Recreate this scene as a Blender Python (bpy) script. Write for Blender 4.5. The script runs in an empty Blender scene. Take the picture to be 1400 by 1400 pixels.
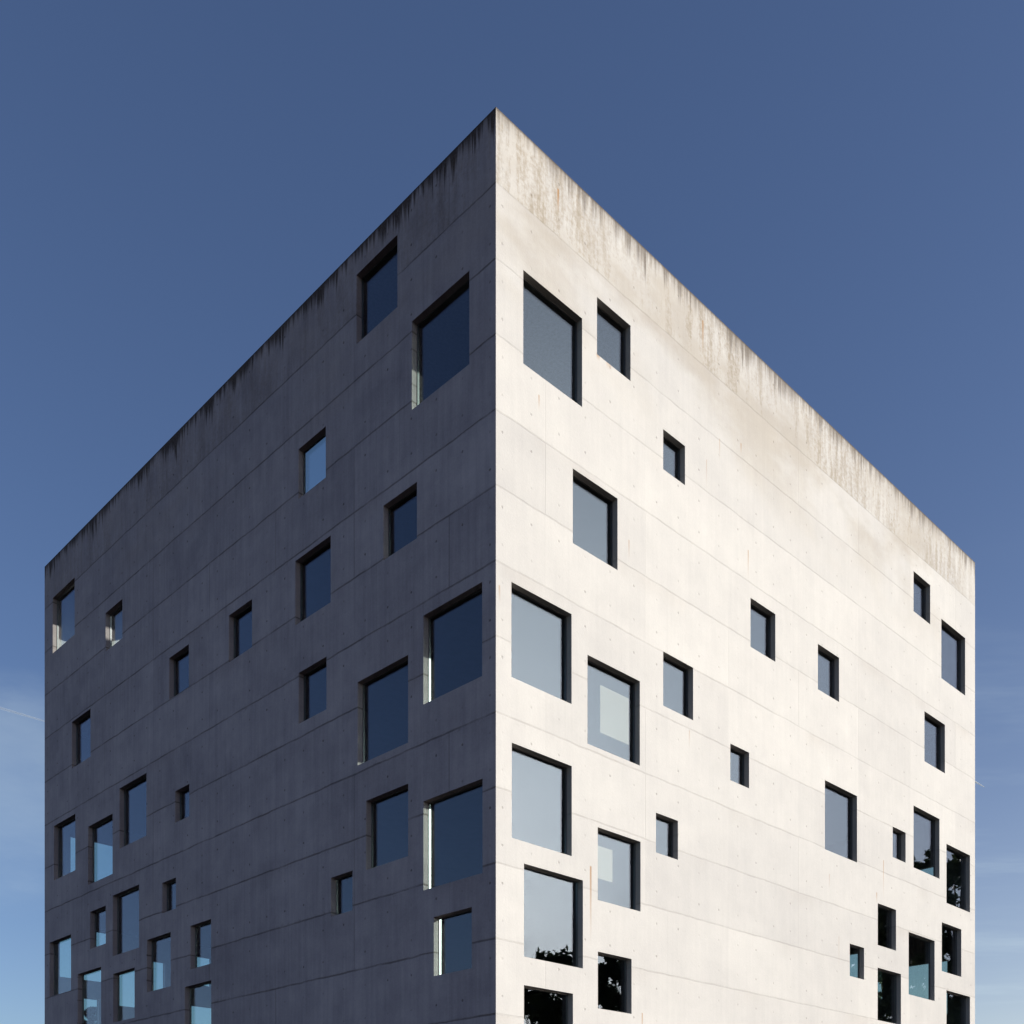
import bpy, math, random
import numpy as np
from mathutils import Vector, Matrix, Euler

# ------------------------------------------------------------------ set-up
S = bpy.context.scene
COL = S.collection
TH = math.radians(44.431235)                 # direction of the sunlit facade
F_PX, IMG = 1491.148, 1400.0                 # focal length in photo pixels
CORNER = Vector((-22.0 / F_PX * 33.362657, 33.362657, 0.0))
H = 34.54                                    # height of the building
T = 0.32                                     # wall thickness
LEN_R, LEN_L = 35.15, 35.03
LIFT = 2.3123                                # height of one concrete lift
EYE = 1.7


def local(a, b, z=0.0):
    """point given along the sunlit facade (a), along the shaded facade (b) and up"""
    c, s = math.cos(TH), math.sin(TH)
    return Vector((CORNER.x + a * c - b * s, CORNER.y + a * s + b * c, z))


def mesh_obj(name, verts, faces, mat, parent=None, smooth=False, loc=None):
    me = bpy.data.meshes.new(name)
    me.from_pydata([tuple(v) for v in verts], [], faces)
    me.validate()
    me.update()
    if mat is not None:
        me.materials.append(mat)
    if smooth:
        for p in me.polygons:
            p.use_smooth = True
    o = bpy.data.objects.new(name, me)
    COL.objects.link(o)
    if parent is not None:
        o.parent = parent
    if loc is not None:
        o.location = loc
    return o


def empty(name, loc, label, cat, group=None):
    o = bpy.data.objects.new(name, None)
    o.empty_display_size = 1.0
    COL.objects.link(o)
    o.location = loc
    tag(o, label, cat, group)
    return o


def tag(o, label, cat, group=None):
    o['label'] = label
    o['category'] = cat
    if group:
        o['group'] = group


def box(v, f, x0, x1, y0, y1, z0, z1):
    n = len(v)
    v += [(x0, y0, z0), (x1, y0, z0), (x1, y1, z0), (x0, y1, z0),
          (x0, y0, z1), (x1, y0, z1), (x1, y1, z1), (x0, y1, z1)]
    f += [(n, n + 3, n + 2, n + 1), (n + 4, n + 5, n + 6, n + 7), (n, n + 1, n + 5, n + 4),
          (n + 1, n + 2, n + 6, n + 5), (n + 2, n + 3, n + 7, n + 6), (n + 3, n, n + 4, n + 7)]


# ------------------------------------------------------------------ node helper
class Nodes:
    def __init__(self, tree):
        self.t = tree

    def n(self, kind, **kw):
        nd = self.t.nodes.new(kind)
        for k, v in kw.items():
            setattr(nd, k, v)
        return nd

    def put(self, sock, v):
        if isinstance(v, bpy.types.NodeSocket):
            self.t.links.new(v, sock)
        else:
            sock.default_value = v

    def m(self, op, a, b=0.0, c=None, clamp=False):
        nd = self.n('ShaderNodeMath', operation=op, use_clamp=clamp)
        self.put(nd.inputs[0], a)
        self.put(nd.inputs[1], b)
        if c is not None:
            self.put(nd.inputs[2], c)
        return nd.outputs[0]

    def step(self, v, lo, hi, out0=0.0, out1=1.0):
        nd = self.n('ShaderNodeMapRange', interpolation_type='SMOOTHSTEP')
        self.put(nd.inputs['Value'], v)
        self.put(nd.inputs['From Min'], lo)
        self.put(nd.inputs['From Max'], hi)
        self.put(nd.inputs['To Min'], out0)
        self.put(nd.inputs['To Max'], out1)
        return nd.outputs[0]

    def vec(self, x, y, z):
        nd = self.n('ShaderNodeCombineXYZ')
        for i, v in enumerate((x, y, z)):
            self.put(nd.inputs[i], v)
        return nd.outputs[0]

    def noise(self, vec, scale=1.0, detail=3.0, rough=0.55):
        nd = self.n('ShaderNodeTexNoise')
        self.put(nd.inputs['Vector'], vec)
        nd.inputs['Scale'].default_value = scale
        nd.inputs['Detail'].default_value = detail
        nd.inputs['Roughness'].default_value = rough
        return nd.outputs['Fac']

    def white(self, vec):
        nd = self.n('ShaderNodeTexWhiteNoise', noise_dimensions='3D')
        self.put(nd.inputs['Vector'], vec)
        return nd.outputs['Value']

    def mix(self, fac, a, b, mode='MIX'):
        nd = self.n('ShaderNodeMix', data_type='RGBA', blend_type=mode)
        self.put(nd.inputs['Factor'], fac)
        self.put(nd.inputs['A'], a if isinstance(a, bpy.types.NodeSocket) else (*a, 1.0))
        self.put(nd.inputs['B'], b if isinstance(b, bpy.types.NodeSocket) else (*b, 1.0))
        return nd.outputs['Result']


def new_mat(name):
    m = bpy.data.materials.new(name)
    m.use_nodes = True
    nt = m.node_tree
    for nd in list(nt.nodes):
        nt.nodes.remove(nd)
    out = nt.nodes.new('ShaderNodeOutputMaterial')
    return m, Nodes(nt), out


def plain(name, col, rough=0.6, metallic=0.0, vary=0.12, scale=3.0):
    m, N, out = new_mat(name)
    tc = N.n('ShaderNodeTexCoord').outputs['Object']
    f = N.step(N.noise(tc, scale, 4), 0.3, 0.7)
    c = N.mix(f, [x * (1 - vary) for x in col], [x * (1 + vary) for x in col])
    b = N.n('ShaderNodeBsdfPrincipled')
    N.put(b.inputs['Base Color'], c)
    b.inputs['Roughness'].default_value = rough
    b.inputs['Metallic'].default_value = metallic
    N.t.links.new(b.outputs[0], out.inputs['Surface'])
    return m


# ------------------------------------------------------------------ fair-faced concrete
def concrete(name, base, seed, drips, band, rust, hole_dark, joint_dark, amp):
    """cast-in-place concrete: lift joints, formwork panels, tie holes, run-off stains"""
    m, N, out = new_mat(name)
    tc = N.n('ShaderNodeTexCoord').outputs['Object']
    sx = N.n('ShaderNodeSeparateXYZ')
    N.put(sx.inputs[0], tc)
    u, y, z = sx.outputs
    d = N.m('SUBTRACT', H, z)                           # depth below the roof edge
    u2 = N.m('ADD', u, N.m('MULTIPLY', y, 0.83))        # keeps the reveals from smearing
    # wandering of the joints
    wob = N.m('MULTIPLY', N.m('SUBTRACT', N.noise(N.vec(N.m('MULTIPLY', u, 0.9), seed, N.m('MULTIPLY', z, 0.3)), 1.0, 4), 0.5), 0.09)
    dl = N.m('DIVIDE', N.m('ADD', d, wob), LIFT)
    k = N.m('FLOOR', dl)
    fz = N.m('FRACT', dl)
    below = N.m('MULTIPLY', fz, LIFT)                   # metres under the joint above
    above = N.m('MULTIPLY', N.m('SUBTRACT', 1.0, fz), LIFT)
    near = N.m('MINIMUM', below, above)
    pu = N.m('DIVIDE', N.m('SUBTRACT', u, 2.17), 5.09)
    pk = N.m('FLOOR', pu)
    pf = N.m('FRACT', pu)
    vnear = N.m('MULTIPLY', N.m('MINIMUM', pf, N.m('SUBTRACT', 1.0, pf)), 5.09)
    su = N.m('FRACT', N.m('MULTIPLY', pu, 4.0))
    sk = N.m('FLOOR', N.m('MULTIPLY', pu, 4.0))
    snear = N.m('MULTIPLY', N.m('MINIMUM', su, N.m('SUBTRACT', 1.0, su)), 1.2725)
    # broad tone
    w_panel = N.white(N.vec(k, pk, seed))
    w_sheet = N.white(N.vec(k, sk, seed + 3.0))
    w_lift = N.white(N.vec(k, 7.0, seed))
    big = N.noise(N.vec(N.m('MULTIPLY', u2, 0.16), seed, N.m('MULTIPLY', z, 0.3)), 1.0, 5, 0.6)
    mid = N.noise(N.vec(u2, seed + 5, z), 0.9, 6, 0.65)
    streak = N.noise(N.vec(N.m('MULTIPLY', u2, 5.0), seed + 1, N.m('MULTIPLY', z, 0.28)), 1.0, 5, 0.6)
    fine = N.noise(N.vec(u2, seed + 2, z), 14.0, 4, 0.7)
    tone = N.m('ADD', 1.0, N.m('MULTIPLY', N.m('SUBTRACT', w_panel, 0.5), 0.085))
    for src, am in ((w_sheet, 0.045), (w_lift, 0.08), (big, 0.42), (mid, 0.40), (streak, 0.34 if amp > 0.9 else 0.24), (fine, 0.26)):
        tone = N.m('ADD', tone, N.m('MULTIPLY', N.m('SUBTRACT', src, 0.5), am * amp))
    # joints
    jstr = N.step(N.noise(N.vec(N.m('MULTIPLY', u, 0.55), N.m('MULTIPLY', k, 3.7), seed), 1.0, 4, 0.7), 0.3, 0.62, 0.2, 1.0)
    joint = N.m('MULTIPLY', N.step(near, 0.014, 0.05, 1.0, 0.0), jstr)
    halo = N.m('MULTIPLY', N.step(near, 0.0, 0.22, 1.0, 0.0), N.step(N.noise(N.vec(u2, seed + 9, z), 4.5, 5, 0.7), 0.46, 0.70))
    halo = N.m('MULTIPLY', halo, N.step(N.noise(N.vec(N.m('MULTIPLY', u, 0.28), N.m('MULTIPLY', k, 2.3), seed + 4), 1.0, 3), 0.45, 0.7))
    soft = N.m('MULTIPLY', N.step(below, 0.0, 0.8, 1.0, 0.0), N.step(N.noise(N.vec(N.m('MULTIPLY', u, 0.2), N.m('MULTIPLY', k, 5.1), seed + 8), 1.0, 3), 0.5, 0.72))
    vj = N.m('MULTIPLY', N.step(vnear, 0.008, 0.03, 1.0, 0.0), N.step(N.white(N.vec(N.m('ROUND', pu), k, seed + 6)), 0.45, 1.0, 0.0, 0.75))
    sj = N.m('MULTIPLY', N.step(snear, 0.006, 0.022, 1.0, 0.0), N.step(N.white(N.vec(N.m('ROUND', N.m('MULTIPLY', pu, 4.0)), k, seed + 7)), 0.2, 1.0, 0.0, 0.35))
    # tie holes, two rows per lift
    tz = N.m('FRACT', N.m('MULTIPLY', fz, 2.0))
    hx = N.m('MULTIPLY', N.m('SUBTRACT', su, 0.5), 1.2725)
    hz = N.m('MULTIPLY', N.m('SUBTRACT', tz, 0.5), LIFT / 2)
    hr = N.m('SQRT', N.m('ADD', N.m('MULTIPLY', hx, hx), N.m('MULTIPLY', hz, hz)))
    hr = N.m('ADD', hr, N.m('MULTIPLY', N.m('SUBTRACT', fine, 0.5), 0.05))
    hw = N.white(N.vec(sk, N.m('FLOOR', N.m('MULTIPLY', dl, 2.0)), seed + 2))
    hole = N.m('MULTIPLY', N.step(hr, 0.026, 0.055, 1.0, 0.0), N.step(hw, 0.05, 0.9, 0.25, 1.0))
    # stray blow holes
    pits = N.m('MULTIPLY', N.step(N.noise(N.vec(u2, seed + 11, z), 7.0, 2, 0.5), 0.735, 0.80), N.step(mid, 0.45, 0.6))
    # run-off from the roof edge
    ln = N.m('ADD', N.m('MULTIPLY', N.step(N.noise(N.vec(N.m('MULTIPLY', u, 0.7), seed + 20, 0.0), 1.0, 3), 0.35, 0.75), drips[0]),
             N.m('MULTIPLY', N.step(N.noise(N.vec(N.m('MULTIPLY', u, 3.4), seed + 21, 0.0), 1.0, 6, 0.72), 0.36, 0.72), drips[1]))
    ln = N.m('MULTIPLY', ln, N.step(N.noise(N.vec(N.m('MULTIPLY', u, 11.0), seed + 22, N.m('MULTIPLY', z, 0.25)), 1.0, 3, 0.7), 0.28, 0.6, 0.35, 1.0))
    ln = N.m('MULTIPLY', ln, N.step(N.noise(N.vec(N.m('MULTIPLY', u, 0.33), seed + 24, 0.0), 1.0, 2), 0.35, 0.62, 0.45, 1.1))
    # a few long isolated streaks reaching down to the first joint
    lone = N.m('MULTIPLY', N.step(N.noise(N.vec(N.m('MULTIPLY', u, 1.9), seed + 40, 0.0), 1.0, 5, 0.75), 0.60, 0.74), drips[4])
    lone = N.m('MULTIPLY', lone, N.step(N.noise(N.vec(N.m('MULTIPLY', u, 8.0), seed + 41, N.m('MULTIPLY', z, 0.15)), 1.0, 2), 0.3, 0.55, 0.4, 1.0))
    ln = N.m('MAXIMUM', ln, lone)
    run = N.step(N.m('SUBTRACT', ln, d), -drips[3] * 0.4, drips[3], 0.0, 1.0)
    run = N.m('MULTIPLY', run, N.step(fine, 0.15, 0.6, 0.6, 1.0))
    edge = N.step(N.m('ADD', d, N.m('MULTIPLY', fine, 0.12)), 0.05, 0.17, 0.8, 0.0)
    # brownish grime held by the top lift
    in_top = N.step(d, LIFT - 0.05, LIFT + 0.02, 1.0, 0.0)
    g1 = N.noise(N.vec(N.m('MULTIPLY', u, 2.3), seed + 30, N.m('MULTIPLY', z, 0.35)), 1.0, 6, 0.7)
    g2 = N.noise(N.vec(N.m('MULTIPLY', u, 0.22), seed + 31, 0.0), 1.0, 3)
    g3 = N.noise(N.vec(u2, seed + 32, z), 6.0, 5, 0.75)
    grime = N.m('MULTIPLY', in_top, N.step(N.m('ADD', N.m('MULTIPLY', g1, 0.6), N.m('MULTIPLY', g3, 0.4)), 0.38, 0.66))
    grime = N.m('MULTIPLY', grime, N.step(g2, 0.3, 0.62, 0.45, 1.0))
    low = N.m('MULTIPLY', N.step(d, LIFT, LIFT * 3.2, 1.0, 0.0), N.step(big, 0.42, 0.65, 0.0, 0.5))
    grime = N.m('MAXIMUM', grime, low)
    col = N.mix(N.m('MULTIPLY', grime, band), base, [base[0] * 0.52, base[1] * 0.44, base[2] * 0.33])
    col = N.mix(N.m('MULTIPLY', soft, 0.28), col, [base[0] * 0.74, base[1] * 0.68, base[2] * 0.62])
    dirt = N.m('MAXIMUM', N.m('MULTIPLY', joint, joint_dark), N.m('MULTIPLY', halo, joint_dark * 0.75))
    dirt = N.m('MAXIMUM', dirt, N.m('MULTIPLY', vj, joint_dark * 0.75))
    dirt = N.m('MAXIMUM', dirt, N.m('MULTIPLY', sj, joint_dark * 0.5))
    dirt = N.m('MAXIMUM', dirt, N.m('MULTIPLY', hole, hole_dark))
    dirt = N.m('MAXIMUM', dirt, N.m('MULTIPLY', pits, hole_dark * 0.8))
    col = N.mix(dirt, col, [base[0] * 0.24, base[1] * 0.21, base[2] * 0.18])
    col = N.mix(N.m('MULTIPLY', run, drips[2]), col, [base[0] * 0.18, base[1] * 0.14, base[2] * 0.105])
    col = N.mix(edge, col, [base[0] * 0.13, base[1] * 0.105, base[2] * 0.09])
    # rust running from reinforcement and from sill corners
    if rust:
        tot = None
        for (ru, z1, z0, w, s) in rust:
            du = N.m('ABSOLUTE', N.m('SUBTRACT', N.m('ADD', u, N.m('MULTIPLY', N.m('SUBTRACT', mid, 0.5), 0.03)), ru))
            a = N.step(du, w * 0.35, w, s, 0.0)
            b = N.m('MULTIPLY', N.step(z, z1 - 0.02, z1 + 0.02, 1.0, 0.0), N.step(z, z0, z1, 0.0, 1.0))
            v = N.m('MULTIPLY', a, b)
            tot = v if tot is None else N.m('MAXIMUM', tot, v)
        col = N.mix(N.m('MULTIPLY', tot, N.step(streak, 0.2, 0.55, 0.55, 1.0)), col, (0.30, 0.155, 0.055))
    tn = N.n('ShaderNodeMix', data_type='RGBA', blend_type='MULTIPLY')
    tn.inputs['Factor'].default_value = 1.0
    N.put(tn.inputs['A'], col)
    N.put(tn.inputs['B'], N.vec(tone, tone, N.m('ADD', N.m('MULTIPLY', tone, 0.9), 0.1)))
    b = N.n('ShaderNodeBsdfPrincipled')
    N.put(b.inputs['Base Color'], tn.outputs['Result'])
    b.inputs['Roughness'].default_value = 0.82
    b.inputs['Specular IOR Level'].default_value = 0.12
    hgt = N.m('ADD', N.m('MULTIPLY', fine, 0.012), N.m('MULTIPLY', mid, 0.02))
    hgt = N.m('SUBTRACT', hgt, N.m('MULTIPLY', N.m('MAXIMUM', joint, vj), 0.015))
    hgt = N.m('SUBTRACT', hgt, N.m('MULTIPLY', hole, 0.03))
    hgt = N.m('ADD', hgt, N.m('MULTIPLY', w_panel, 0.006))
    bp = N.n('ShaderNodeBump')
    bp.inputs['Strength'].default_value = 0.45
    bp.inputs['Distance'].default_value = 1.0
    N.put(bp.inputs['Height'], hgt)
    N.t.links.new(bp.outputs[0], b.inputs['Normal'])
    N.t.links.new(b.outputs[0], out.inputs['Surface'])
    return m


RUST = [(2.78, 33.8, 32.9, .06, .9), (10.70, 33.91, 32.6, .06, .8), (13.72, 26.53, 25.2, .05, .6), (4.37, 12.19, 9.3, .06, .75),
        (7.10, 7.58, 6.4, .05, .6), (24.93, 16.61, 14.5, .06, .5), (24.27, 14.99, 14.4, .06, .6), (0.15, 19.96, 19.3, .05, .5),
        (9.86, 18.32, 17.5, .04, .4), (10.94, 28.81, 27.5, .04, .35), (13.22, 30.5, 30.0, .05, .6), (11.79, 29.99, 29.0, .04, .45),
        (6.37, 23.91, 23.1, .04, .5), (19.99, 15.0, 14.2, .04, .4), (20.81, 12.42, 10.7, .04, .35), (1.89, 26.68, 26.1, .05, .5),
        (25.4, 9.75, 9.2, .05, .6), (4.75, 29.5, 29.25, .12, .7), (5.3, 29.5, 29.2, .2, .4)]
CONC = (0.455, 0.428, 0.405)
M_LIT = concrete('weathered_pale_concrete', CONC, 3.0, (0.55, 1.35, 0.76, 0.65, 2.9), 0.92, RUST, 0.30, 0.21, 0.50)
M_SHADE = concrete('weathered_shade_tinted_concrete', (0.405, 0.326, 0.328), 57.0, (0.75, 1.30, 1.0, 0.38, 2.0), 0.55, None, 0.70, 0.74, 1.45)  # base colour darkened and tinted to carry the shade of this face
M_ROOF = plain('roof_gravel', (0.22, 0.21, 0.20), 0.9, scale=9)
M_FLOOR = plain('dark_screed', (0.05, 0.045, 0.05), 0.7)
M_FRAME = plain('anodised_aluminium', (0.23, 0.21, 0.22), 0.35, 0.6, 0.05)
M_PANEL = plain('pale_panel', (0.285, 0.20, 0.165), 1.0, 0.0, 0.02)
for nd in M_PANEL.node_tree.nodes:
    if nd.type == 'BSDF_PRINCIPLED':
        nd.inputs['Specular IOR Level'].default_value = 0.0
M_INNER_BRIGHT = plain('brightened_plaster', (0.42, 0.41, 0.42), 0.8, 0.0, 0.04)  # plaster lightened on one rear wall so the room behind looks brighter
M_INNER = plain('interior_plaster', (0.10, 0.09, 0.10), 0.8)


def glass(name, tint, boost):
    m, N, out = new_mat(name)
    tr = N.n('ShaderNodeBsdfTransparent')
    tr.inputs['Color'].default_value = (*tint, 1)
    gl = N.n('ShaderNodeBsdfGlossy')
    gl.inputs['Roughness'].default_value = 0.0
    gl.inputs['Color'].default_value = (0.94, 0.905, 1.0, 1)
    geo = N.n('ShaderNodeTexCoord').outputs['Object']
    bp = N.n('ShaderNodeBump')
    bp.inputs['Strength'].default_value = 0.004
    bp.inputs['Distance'].default_value = 0.05
    N.put(bp.inputs['Height'], N.noise(geo, 0.9, 2))
    N.t.links.new(bp.outputs[0], gl.inputs['Normal'])
    fr = N.n('ShaderNodeFresnel')
    fr.inputs['IOR'].default_value = boost
    mx = N.n('ShaderNodeMixShader')
    # the Fresnel node flips its index on back faces; use the facing angle instead
    lw = N.n('ShaderNodeLayerWeight')
    lw.inputs['Blend'].default_value = 0.5
    fac = N.m('ADD', boost, N.m('MULTIPLY', N.m('POWER', lw.outputs['Facing'], 4.0), 0.60), clamp=True)
    N.t.nodes.remove(fr)
    N.put(mx.inputs[0], fac)
    N.t.links.new(tr.outputs[0], mx.inputs[1])
    N.t.links.new(gl.outputs[0], mx.inputs[2])
    N.t.links.new(mx.outputs[0], out.inputs['Surface'])
    return m


M_GLASS = glass('coated_window_glass', (0.85, 0.925, 0.905), 0.052)

# ------------------------------------------------------------------ building
LEFT_HOLES = [
    (4.818, 7.128, 31.172, 33.615), (1.208, 4.052, 27.312, 30.248), (9.002, 10.783, 27.344, 29.213), (3.789, 5.591, 22.933, 24.798),
    (8.694, 10.995, 22.671, 25.095), (14.078, 15.872, 22.924, 24.84), (8.956, 10.764, 18.873, 20.793), (4.248, 7.064, 16.307, 19.236),
    (0.618, 3.457, 17.33, 20.247), (4.244, 6.569, 12.518, 14.937), (0.601, 3.453, 11.223, 14.147), (7.362, 8.676, 11.26, 12.669),
    (1.096, 2.927, 8.336, 10.254), (31.153, 33.945, 29.527, 32.445), (25.68, 27.51, 27.397, 29.262), (19.228, 21.008, 23.005, 24.85),
    (29.245, 31.497, 22.778, 25.16), (23.204, 25.985, 17.481, 20.35), (19.189, 20.46, 17.415, 18.808), (31.063, 33.791, 17.495, 20.367),
    (26.739, 29.52, 16.438, 19.344), (23.946, 26.723, 12.472, 15.387), (20.393, 21.675, 13.647, 15.011), (27.493, 29.279, 13.205, 15.054),
    (17.319, 19.093, 10.788, 12.659), (20.878, 23.153, 10.293, 12.689), (31.597, 34.363, 11.436, 14.314), (28.021, 30.767, 9.27, 12.154),
    (24.402, 26.675, 9.273, 11.611), (17.307, 19.592, 7.689, 10.088),
]
RIGHT_HOLES = [
    (1.184, 3.943, 27.306, 30.241), (4.688, 6.456, 29.455, 31.381), (8.292, 9.595, 27.239, 28.678), (3.483, 5.757, 22.617, 25.069),
    (13.883, 15.685, 22.774, 24.713), (19.022, 20.823, 22.718, 24.664), (27.995, 29.812, 29.336, 31.287), (31.073, 33.92, 27.075, 30.082),
    (29.172, 31.488, 22.367, 24.836), (12.494, 13.785, 17.151, 18.565), (19.608, 22.429, 15.993, 18.98), (25.84, 27.163, 16.95, 18.389),
    (27.995, 30.862, 16.892, 19.902), (31.667, 34.521, 15.821, 18.833), (24.371, 26.179, 12.578, 14.513), (31.123, 33.443, 12.281, 14.753),
    (27.477, 30.305, 10.668, 13.676), (21.767, 23.076, 10.806, 12.248), (24.357, 26.679, 9.109, 11.534), (31.667, 34.521, 8.379, 11.377),
    (0.664, 3.426, 17.313, 20.262), (4.208, 6.967, 16.238, 19.197), (8.292, 10.094, 18.748, 20.694), (0.68, 3.434, 12.328, 15.281),
    (1.216, 3.982, 8.719, 11.637), (4.726, 7.003, 11.128, 13.574), (7.874, 9.166, 13.386, 14.808), (4.733, 6.512, 7.483, 9.393),
    (1.216, 3.494, 5.434, 7.825),
]
# rear windows, seen through the front ones as bright rectangles of sky
REAR_LEFT_HOLES = [(1.24, 4.04, 17.42, 20.37), (0.66, 3.44, 12.62, 15.42), (3.95, 6.75, 11.43, 14.25), (0.55, 2.85, 9.2, 11.67),
                   (7.9, 9.7, 13.2, 14.92), (8.3, 10.6, 9.5, 11.98)]
REAR_RIGHT_HOLES = [(1.34, 4.16, 10.63, 13.56), (5.06, 7.86, 11.87, 14.73), (5.1, 7.4, 8.4, 10.84), (1.6, 3.4, 16.9, 18.8)]

building = empty('concrete_building', CORNER, 'tall pale grey cube of board-marked concrete with square windows scattered over both faces', 'building')
building.rotation_euler = (0, 0, TH)


def sheet_with_holes(us, vs, holes, cap):
    """grid cells between the cut lines; returns those that are solid"""
    out = []
    for i in range(len(us) - 1):
        for j in range(len(vs) - 1):
            cu, cv = (us[i] + us[i + 1]) / 2, (vs[j] + vs[j + 1]) / 2
            if not any(h[0] < cu < h[1] and h[2] < cv < h[3] for h in holes):
                out.append((i, j))
    return out


def wall(name, length, holes, sign, mat, loc, rot, label):
    us = sorted({0.0, length, *[h[0] for h in holes], *[h[1] for h in holes]})
    vs = sorted({0.0, H, *[h[2] for h in holes], *[h[3] for h in holes]})
    v, f, idx = [], [], {}
    yin = -sign * T

    def vert(i, j, inner):
        key = (i, j, inner)
        if key not in idx:
            u = us[i]
            if inner:
                u = min(max(u, T), length - T)
            idx[key] = len(v)
            v.append((u, yin if inner else 0.0, vs[j]))
        return idx[key]
    solid = set(sheet_with_holes(us, vs, holes, None))
    inner_faces = []
    for (i, j) in solid:
        q = [vert(i, j, 0), vert(i + 1, j, 0), vert(i + 1, j + 1, 0), vert(i, j + 1, 0)]
        p = [vert(i, j, 1), vert(i + 1, j, 1), vert(i + 1, j + 1, 1), vert(i, j + 1, 1)]
        f.append(q if sign < 0 else q[::-1])
        inner_faces.append(len(f))
        f.append(p[::-1] if sign < 0 else p)
        # reveals and the top edge
        for (di, dj, a, b) in ((-1, 0, 0, 3), (1, 0, 1, 2), (0, -1, 0, 1), (0, 1, 3, 2)):
            n = (i + di, j + dj)
            inside = 0 <= n[0] < len(us) - 1 and 0 <= n[1] < len(vs) - 1
            if (inside and n not in solid) or n[1] == len(vs) - 1:
                f.append([q[a], q[b], p[b], p[a]])
    o = mesh_obj(name, v, f, mat, building)
    o.data.materials.append(M_INNER_BRIGHT if 'shaded' in label and 'rear' in label else M_INNER)
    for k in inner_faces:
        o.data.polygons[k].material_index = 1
    import bmesh
    bm = bmesh.new()
    bm.from_mesh(o.data)
    bmesh.ops.recalc_face_normals(bm, faces=bm.faces)
    bm.to_mesh(o.data)
    bm.free()
    o.location = loc
    o.rotation_euler = (0, 0, rot)
    o['label'] = label
    return o


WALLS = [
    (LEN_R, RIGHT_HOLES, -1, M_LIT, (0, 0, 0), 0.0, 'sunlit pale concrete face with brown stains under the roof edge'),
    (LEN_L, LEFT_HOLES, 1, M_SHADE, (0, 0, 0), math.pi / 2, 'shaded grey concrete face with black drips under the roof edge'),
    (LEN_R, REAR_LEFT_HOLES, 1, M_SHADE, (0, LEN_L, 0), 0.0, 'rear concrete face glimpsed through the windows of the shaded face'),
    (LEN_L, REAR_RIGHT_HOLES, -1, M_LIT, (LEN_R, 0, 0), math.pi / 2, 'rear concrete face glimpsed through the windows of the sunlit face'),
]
REVEAL = 0.228
rnd = random.Random(11)


def window(hole, sign, loc, rot):
    u0, u1, z0, z1 = hole
    cx, cz = (u0 + u1) / 2, z0
    w, h = (u1 - u0) / 2 - 0.003, (z1 - z0) - 0.003
    b = 0.024                                       # slim frame
    s = -sign                                       # inward direction along local y
    y0, y1 = sorted((s * (REVEAL - 0.012), s * (REVEAL + 0.07)))
    v, f = [], []
    box(v, f, -w, -w + b, y0, y1, 0.003, h)
    box(v, f, w - b, w, y0, y1, 0.003, h)
    box(v, f, -w + b, w - b, y0, y1, 0.003, 0.003 + b)
    box(v, f, -w + b, w - b, y0, y1, h - b, h)
    o = mesh_obj('window', v, f, M_FRAME, building)
    r = Matrix.Rotation(rot, 4, 'Z')
    o.location = Vector(loc) + (r @ Vector((cx, 0, cz)))
    o.rotation_euler = (0, 0, rot)
    v, f = [], []
    y0, y1 = sorted((s * REVEAL, s * (REVEAL + 0.026)))
    box(v, f, -w + b, w - b, y0, y1, 0.003 + b, h - b)
    p = mesh_obj('pane', v, f, M_GLASS, o)
    p.rotation_euler = (math.radians(rnd.uniform(-0.1, 0.1)), 0, math.radians(rnd.uniform(-0.12, 0.12)))
    return o


win_objs = {}
for wi, (ln, holes, sign, mat, loc, rot, lab) in enumerate(WALLS):
    wall('wall', ln, holes, sign, mat, loc, rot, lab)
    for hi, h in enumerate(holes):
        win_objs[(wi, hi)] = window(h, sign, loc, rot)

# two windows of the sunlit face get a thin panel behind the glass for their pale square
for hi, (a0, a1, z0, z1) in ((21, (5.157, 6.68, 15.26 + EYE, 16.88 + EYE)), (25, (4.76, 5.80, 10.27 + EYE, 11.38 + EYE))):
    o = win_objs[(0, hi)]
    v, f = [], []
    box(v, f, a0 - o.location.x, a1 - o.location.x, 0.262, 0.285, z0 - o.location.z, z1 - o.location.z)
    mesh_obj('panel', v, f, M_PANEL, o)
    o['label'] = 'square window with a pale square showing in its pane'


def slab(name, z0, z1, holes, mat, label=None):
    us = sorted({T, LEN_R - T, *[h[0] for h in holes], *[h[1] for h in holes]})
    vs = sorted({T, LEN_L - T, *[h[2] for h in holes], *[h[3] for h in holes]})
    v, f = [], []
    solid = set(sheet_with_holes(us, vs, holes, None))
    idx = {}

    def vert(i, j, k):
        if (i, j, k) not in idx:
            idx[(i, j, k)] = len(v)
            v.append((us[i], vs[j], (z0, z1)[k]))
        return idx[(i, j, k)]
    for (i, j) in solid:
        q = [vert(i, j, 1), vert(i + 1, j, 1), vert(i + 1, j + 1, 1), vert(i, j + 1, 1)]
        p = [vert(i, j, 0), vert(i + 1, j, 0), vert(i + 1, j + 1, 0), vert(i, j + 1, 0)]
        f.append(q)
        f.append(p[::-1])
        for (di, dj, a, b) in ((-1, 0, 0, 3), (1, 0, 1, 2), (0, -1, 0, 1), (0, 1, 3, 2)):
            n = (i + di, j + dj)
            if n not in solid:
                f.append([q[a], q[b], p[b], p[a]])
    return mesh_obj(name, v, f, mat, building)


# roof with patios open to the sky, plus one added opening (the top storey is a roof garden)
slab('roof', H - 0.55, H - 0.12, [(3.7, 6.7, 14.3, 20.7), (5.0, 10.0, 21.2, 26.5), (9.8, 12.5, 11.3, 13.75), (8.0, 13.0, 27.0, 34.0)], M_ROOF)  # last opening added to let more light onto the inner rear wall
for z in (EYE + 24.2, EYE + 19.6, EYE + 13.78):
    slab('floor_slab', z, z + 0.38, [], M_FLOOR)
slab('floor_slab', 0.05, 0.30, [], M_FLOOR)

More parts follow.
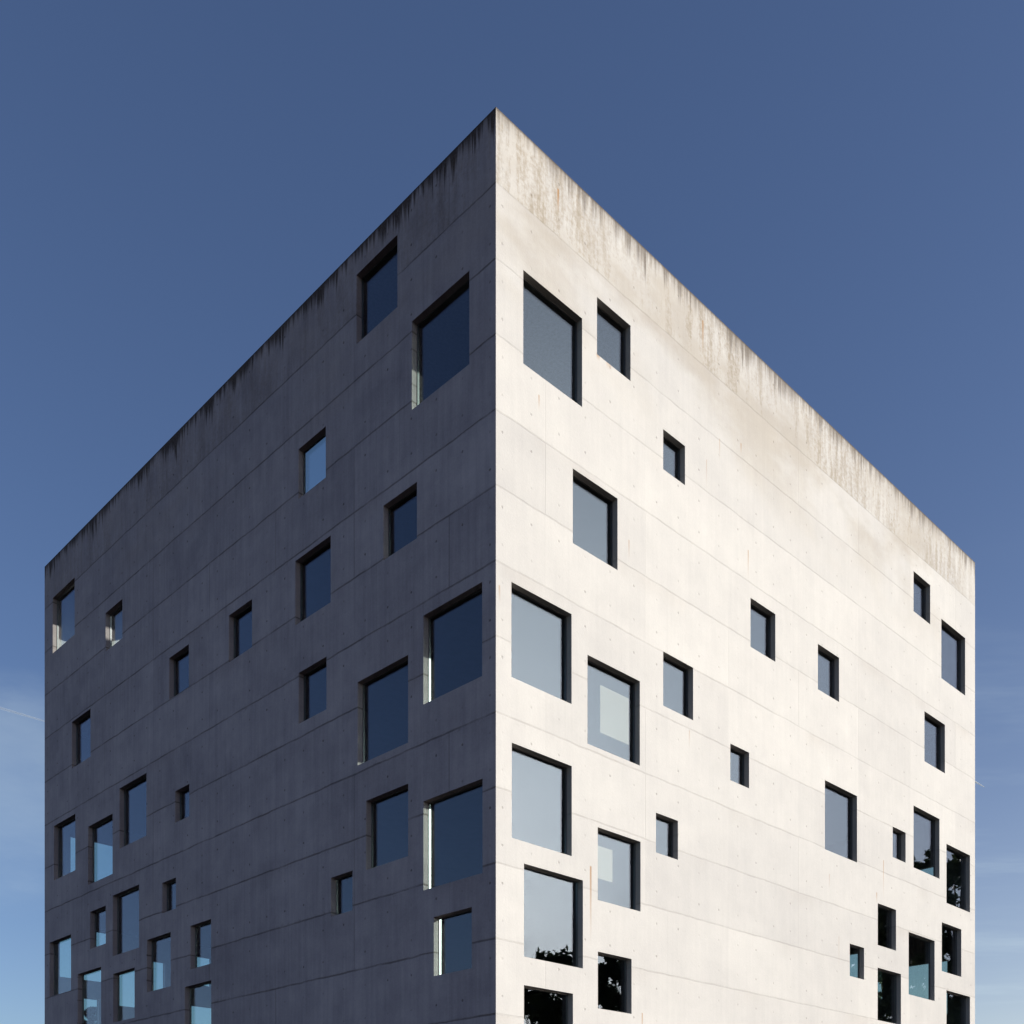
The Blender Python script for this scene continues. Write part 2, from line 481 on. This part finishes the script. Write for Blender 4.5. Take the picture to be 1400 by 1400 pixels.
# ------------------------------------------------------------------ ground
def ground_mat():
    m, N, out = new_mat('gravel_and_grass')
    tc = N.n('ShaderNodeTexCoord').outputs['Object']
    a = N.noise(tc, 0.02, 5)
    b = N.noise(tc, 6.0, 5, 0.7)
    c = N.mix(N.step(a, 0.45, 0.55), (0.026, 0.023, 0.025), (0.018, 0.020, 0.012))
    c = N.mix(N.m('MULTIPLY', b, 0.6), c, (0.04, 0.035, 0.035))
    p = N.n('ShaderNodeBsdfPrincipled')
    N.put(p.inputs['Base Color'], c)
    p.inputs['Roughness'].default_value = 0.95
    N.t.links.new(p.outputs[0], out.inputs['Surface'])
    return m


g = mesh_obj('ground', [(-6000, -6000, 0), (6000, -6000, 0), (6000, 6000, 0), (-6000, 6000, 0)], [(0, 1, 2, 3)], ground_mat())
g['kind'] = 'structure'

# ------------------------------------------------------------------ trees
def leaf_mat(name, col):
    m, N, out = new_mat(name)
    geo = N.n('ShaderNodeNewGeometry')
    oi = geo.outputs['Random Per Island']
    c = N.mix(oi, [x * 0.6 for x in col], [x * 1.5 for x in col])
    b = N.n('ShaderNodeBsdfPrincipled')
    N.put(b.inputs['Base Color'], c)
    b.inputs['Roughness'].default_value = 0.55
    t = N.n('ShaderNodeBsdfTranslucent')
    N.put(t.inputs['Color'], c)
    mx = N.n('ShaderNodeMixShader')
    mx.inputs[0].default_value = 0.25
    N.t.links.new(b.outputs[0], mx.inputs[1])
    N.t.links.new(t.outputs[0], mx.inputs[2])
    N.t.links.new(mx.outputs[0], out.inputs['Surface'])
    return m


M_LEAF = leaf_mat('broad_leaves', (0.06, 0.08, 0.03))
M_SUN_LEAF = leaf_mat('sun_brightened_leaves', (0.20, 0.23, 0.17))  # leaf colour lightened to stand for sun shining on the foliage
M_BARK = plain('bark', (0.09, 0.07, 0.05), 0.9, scale=8)


def tube(v, f, p0, p1, r0, r1, n=7):
    d = (Vector(p1) - Vector(p0))
    if d.length < 1e-4:
        return
    q = d.to_track_quat('Z', 'Y').to_matrix()
    b = len(v)
    for (p, r) in ((p0, r0), (p1, r1)):
        for i in range(n):
            a = 2 * math.pi * i / n
            v.append(tuple(Vector(p) + q @ Vector((r * math.cos(a), r * math.sin(a), 0))))
    for i in range(n):
        j = (i + 1) % n
        f.append((b + i, b + j, b + n + j, b + n + i))


def tree(name, pos, h, rx, crown0, leaves, leaf, seed, label, group=None, top_pow=0.5, mat=None):
    rg = np.random.default_rng(seed)
    root = empty(name, pos, label, 'tree', group)
    v, f = [], []
    tr = h * 0.018 + 0.08
    trunk_top = h * 0.88
    pts = [Vector((0, 0, 0))]
    for i in range(1, 7):
        pts.append(Vector((rg.normal() * 0.02 * h * i / 6, rg.normal() * 0.02 * h * i / 6, trunk_top * i / 6)))
    for i in range(6):
        tube(v, f, pts[i], pts[i + 1], tr * (1 - i / 6.6), tr * (1 - (i + 1) / 6.6), 9)
    # limbs and leaf clumps through the crown
    nclump = 150
    cl = []
    for i in range(nclump):
        t = rg.uniform(0, 1)
        zc = crown0 * h + (h * 0.97 - crown0 * h) * t
        prof = max(0.05, (1 - abs(2 * t - 0.75) ** 2.2 / 1.75)) ** top_pow * rx
        ang = rg.uniform(0, 2 * math.pi)
        rr = prof * math.sqrt(rg.uniform(0.08, 1.0)) * rg.uniform(0.75, 1.08)
        c = Vector((rr * math.cos(ang), rr * math.sin(ang), zc))
        cl.append((c, rg.uniform(0.06, 0.19) * rx))
        if i % 2 == 0:
            s = pts[min(6, max(1, int(6 * (zc / trunk_top) * 0.72)))]
            midp = s.lerp(c, 0.55) + Vector((0, 0, 0.04 * h * rg.uniform(-0.5, 1)))
            tube(v, f, s, midp, tr * 0.32, tr * 0.16, 5)
            tube(v, f, midp, c, tr * 0.16, tr * 0.04, 5)
    mesh_obj('trunk', v, f, M_BARK, root, True)
    which = rg.integers(0, nclump, leaves)
    cen = np.array([tuple(c[0]) for c in cl])[which]
    rad = np.array([c[1] for c in cl])[which]
    off = rg.normal(size=(leaves, 3))
    off /= np.linalg.norm(off, axis=1)[:, None]
    off *= (rg.uniform(0.15, 1.0, leaves) ** 0.5)[:, None] * rad[:, None] * np.array([1, 1, 0.75]) * rg.uniform(0.8, 1.25, leaves)[:, None]
    c = cen + off
    n1 = rg.normal(size=(leaves, 3))
    n1 /= np.linalg.norm(n1, axis=1)[:, None]
    n2 = np.cross(n1, rg.normal(size=(leaves, 3)))
    n2 /= np.linalg.norm(n2, axis=1)[:, None]
    sz = leaf * rg.uniform(0.6, 1.3, leaves)[:, None]
    vv = np.stack([c - n1 * sz, c + n2 * sz * 0.5, c + n1 * sz, c - n2 * sz * 0.5], 1).reshape(-1, 3)
    me = bpy.data.meshes.new('crown')
    me.vertices.add(leaves * 4)
    me.vertices.foreach_set('co', vv.astype(np.float32).ravel())
    me.loops.add(leaves * 4)
    me.loops.foreach_set('vertex_index', np.arange(leaves * 4, dtype=np.int32))
    me.polygons.add(leaves)
    me.polygons.foreach_set('loop_start', np.arange(0, leaves * 4, 4, dtype=np.int32))
    me.update()
    me.validate()
    me.materials.append(mat or M_LEAF)
    o = bpy.data.objects.new('crown', me)
    COL.objects.link(o)
    o.parent = root
    return root


GR = 'trees reflected in the sunlit face'
# where each stands: the mirror image of the eye in the sunlit face fixes the bearing
def facing(az, b):
    return local(-23.004 + (24.169 + b) * math.tan(math.radians(az)), -b)


tree('broadleaf_tree', facing(46.4, 30), 18.7, 5.2, 0.2, 20000, 0.24, 5, 'round dark tree whose top shows in the lower large pane beside the corner', GR)
tree('broadleaf_tree', facing(50.3, 32), 20.0, 5.0, 0.12, 20000, 0.26, 6, 'dark tree filling the small lower pane right of the corner', GR)
tree('broadleaf_tree', facing(62.6, 22), 29.0, 8.5, 0.1, 26000, 0.32, 7, 'tall dark tree mirrored in the small low panes of the far right cluster', GR)
tree('broadleaf_tree', facing(64.9, 12), 26.5, 4.6, 0.1, 26000, 0.25, 8, 'tall dark tree rising into the bottom of a large pane near the right edge', GR)
tree('broadleaf_tree', facing(66.9, 13), 28.5, 6.0, 0.1, 26000, 0.28, 9, 'dark tree filling the panes nearest the right edge of the sunlit face', GR)
tree('broadleaf_tree', Vector((-33.2, 72, 0)), 12.0, 2.6, 0.2, 9000, 0.20, 21, 'tree whose tip just shows low in the sky left of the building', 'trees behind the building')
tree('broadleaf_tree', Vector((-27.7, 72, 0)), 13.3, 1.5, 0.2, 5000, 0.20, 22, 'slender tree glimpsed through two panes at the lower left of the building', 'trees behind the building')
tree('broadleaf_tree', Vector((31.8, 93, 0)), 22.0, 2.0, 0.3, 7000, 0.22, 23, 'sunlit tree glimpsed through the low panes of the far right cluster', 'trees behind the building', mat=M_SUN_LEAF)

# ------------------------------------------------------------------ vapour trails, far and high
def trail(px0, px1, dist, rad, dens, label):
    m, N, out = new_mat('ice_crystals')
    tr = N.n('ShaderNodeBsdfTransparent')
    df = N.n('ShaderNodeBsdfDiffuse')
    df.inputs['Color'].default_value = (0.85, 0.85, 0.85, 1)
    tc = N.n('ShaderNodeTexCoord').outputs['Object']
    lw = N.n('ShaderNodeLayerWeight')
    lw.inputs['Blend'].default_value = 0.3
    soft = N.m('POWER', N.m('SUBTRACT', 1.0, lw.outputs['Facing']), 2.0)
    fac = N.m('MULTIPLY', N.m('MULTIPLY', soft, dens), N.step(N.noise(tc, 0.002, 2), 0.3, 0.7, 0.7, 1.0))
    mx = N.n('ShaderNodeMixShader')
    N.put(mx.inputs[0], fac)
    N.t.links.new(tr.outputs[0], mx.inputs[1])
    N.t.links.new(df.outputs[0], mx.inputs[2])
    N.t.links.new(mx.outputs[0], out.inputs['Surface'])
    pt = [Vector(((x - 700) / F_PX, 1.0, (1613.64 - y) / F_PX)) * dist for (x, y) in (px0, px1)]
    v, f = [], []
    n = 14
    org = pt[0].copy()
    for i in range(n):
        t0, t1 = i / n, (i + 1) / n
        r0, r1 = [rad * (1 - 0.75 * t) for t in (t0, t1)]
        tube(v, f, pt[0].lerp(pt[1], t0) - org, pt[0].lerp(pt[1], t1) - org, r0, r1, 12)
    o = mesh_obj('vapour_trail', v, f, m, None, True, org)
    tag(o, label, 'vapour trail')
    return o


trail((-120, 932), (75, 990), 15000, 38, 0.22, 'long faint vapour trail meeting the left edge of the building')
trail((1322, 1062), (1346, 1076), 15000, 17, 0.75, 'short bright vapour trail beside the right edge of the building')

# ------------------------------------------------------------------ sky and sun
sun_dir = (local(0.75, -1.0) - local(0, 0)) + Vector((0, 0, 0.393))
sun_dir.normalize()
elev = math.asin(sun_dir.z)
azim = math.atan2(sun_dir.x, sun_dir.y)             # clockwise from +Y
w = bpy.data.worlds.new('World')
S.world = w
w.use_nodes = True
N = Nodes(w.node_tree)
for nd in list(w.node_tree.nodes):
    w.node_tree.nodes.remove(nd)
out = N.n('ShaderNodeOutputWorld')
bg = N.n('ShaderNodeBackground')
sky = N.n('ShaderNodeTexSky', sky_type='NISHITA')
sky.sun_disc = False
sky.sun_elevation = elev
sky.sun_rotation = azim
sky.altitude = 100
sky.air_density = 1.0
sky.dust_density = 1.0
sky.ozone_density = 1.0
tc = N.n('ShaderNodeTexCoord').outputs['Generated']
sp = N.n('ShaderNodeSeparateXYZ')
N.put(sp.inputs[0], tc)
gx, gy, gz = sp.outputs
# white aureole round the sun, then the blue cast of the picture
dt = N.n('ShaderNodeVectorMath', operation='DOT_PRODUCT')
N.put(dt.inputs[0], tc)
dt.inputs[1].default_value = sun_dir
aur = N.m('POWER', N.m('MAXIMUM', dt.outputs['Value'], 0.0), 18.0)
up = N.m('SUBTRACT', 1.0, N.m('MAXIMUM', gz, 0.0))
haze = N.m('MULTIPLY', N.m('MAXIMUM', N.m('ADD', dt.outputs['Value'], 0.25), 0.0), N.m('POWER', up, 6.0))
col = N.mix(1.0, sky.outputs[0], (0.895, 0.99, 1.30), 'MULTIPLY')
col = N.mix(N.m('POWER', up, 5.0), col, (0.35, 0.75, 0.75), 'ADD')
col = N.mix(haze, col, (9.0, 7.6, 4.8), 'ADD')
col = N.mix(aur, col, (40.0, 47.0, 47.0), 'ADD')
# thin cirrus low over the horizon
zz = N.m('MAXIMUM', gz, 0.05)
cx = N.m('DIVIDE', gx, zz)
cy = N.m('DIVIDE', gy, zz)
c1 = N.noise(N.vec(N.m('MULTIPLY', cx, 0.55), N.m('MULTIPLY', cy, 1.4), 4.0), 1.0, 6, 0.62)
cl = N.m('MULTIPLY', N.step(c1, 0.46, 0.80), N.step(gz, 0.50, 0.28, 0.0, 0.85))
cl = N.m('MULTIPLY', cl, N.step(gx, -0.1, 0.25))
# one soft patch low on the left
pd = N.n('ShaderNodeVectorMath', operation='DOT_PRODUCT')
N.put(pd.inputs[0], tc)
pd.inputs[1].default_value = Vector((-0.468, 1.0, 0.352)).normalized()
c2 = N.noise(N.vec(N.m('MULTIPLY', gx, 5.0), N.m('MULTIPLY', gy, 5.0), N.m('MULTIPLY', gz, 13.0)), 1.0, 6, 0.62)
patch = N.m('MULTIPLY', N.step(N.m('ADD', pd.outputs['Value'], N.m('MULTIPLY', N.m('SUBTRACT', c2, 0.5), 0.006)), 0.9950, 0.9995), N.step(c2, 0.25, 0.7, 0.45, 1.0))
cl = N.m('MAXIMUM', cl, N.m('MULTIPLY', patch, 0.5))
col = N.mix(N.m('MULTIPLY', cl, 0.50), col, (6.4, 7.8, 8.6))
N.put(bg.inputs['Color'], col)
bg.inputs['Strength'].default_value = 0.055
N.t.links.new(bg.outputs[0], out.inputs['Surface'])

ld = bpy.data.lights.new('sun', 'SUN')
ld.energy = 3.3
ld.angle = math.radians(0.5)
ld.color = (1.0, 0.955, 0.885)
lo = bpy.data.objects.new('sun', ld)
COL.objects.link(lo)
lo.rotation_euler = (-sun_dir).to_track_quat('-Z', 'Y').to_euler()
lo.location = sun_dir * 120

# ------------------------------------------------------------------ camera (upright, shifted lens)
cd = bpy.data.cameras.new('camera')
cd.sensor_fit = 'HORIZONTAL'
cd.sensor_width = 36.0
cd.lens = 36.0 * F_PX / IMG
cd.shift_x = 0.0
cd.shift_y = (1613.64 - 700.0) / IMG
cd.clip_start = 0.1
cd.clip_end = 40000
co = bpy.data.objects.new('camera', cd)
COL.objects.link(co)
co.location = (0, 0, EYE)
co.rotation_euler = (math.pi / 2, 0, 0)
S.camera = co

S.render.engine = 'CYCLES'
S.cycles.max_bounces = 8
S.cycles.transparent_max_bounces = 24
S.cycles.caustics_reflective = False
S.cycles.use_denoising = True
S.cycles.denoiser = 'OPENIMAGEDENOISE'
S.cycles.denoising_prefilter = 'ACCURATE'
S.view_settings.view_transform = 'Standard'
S.view_settings.look = 'None'
S.view_settings.exposure = 0.8
S.view_settings.gamma = 1.0
S.view_settings.use_curve_mapping = False
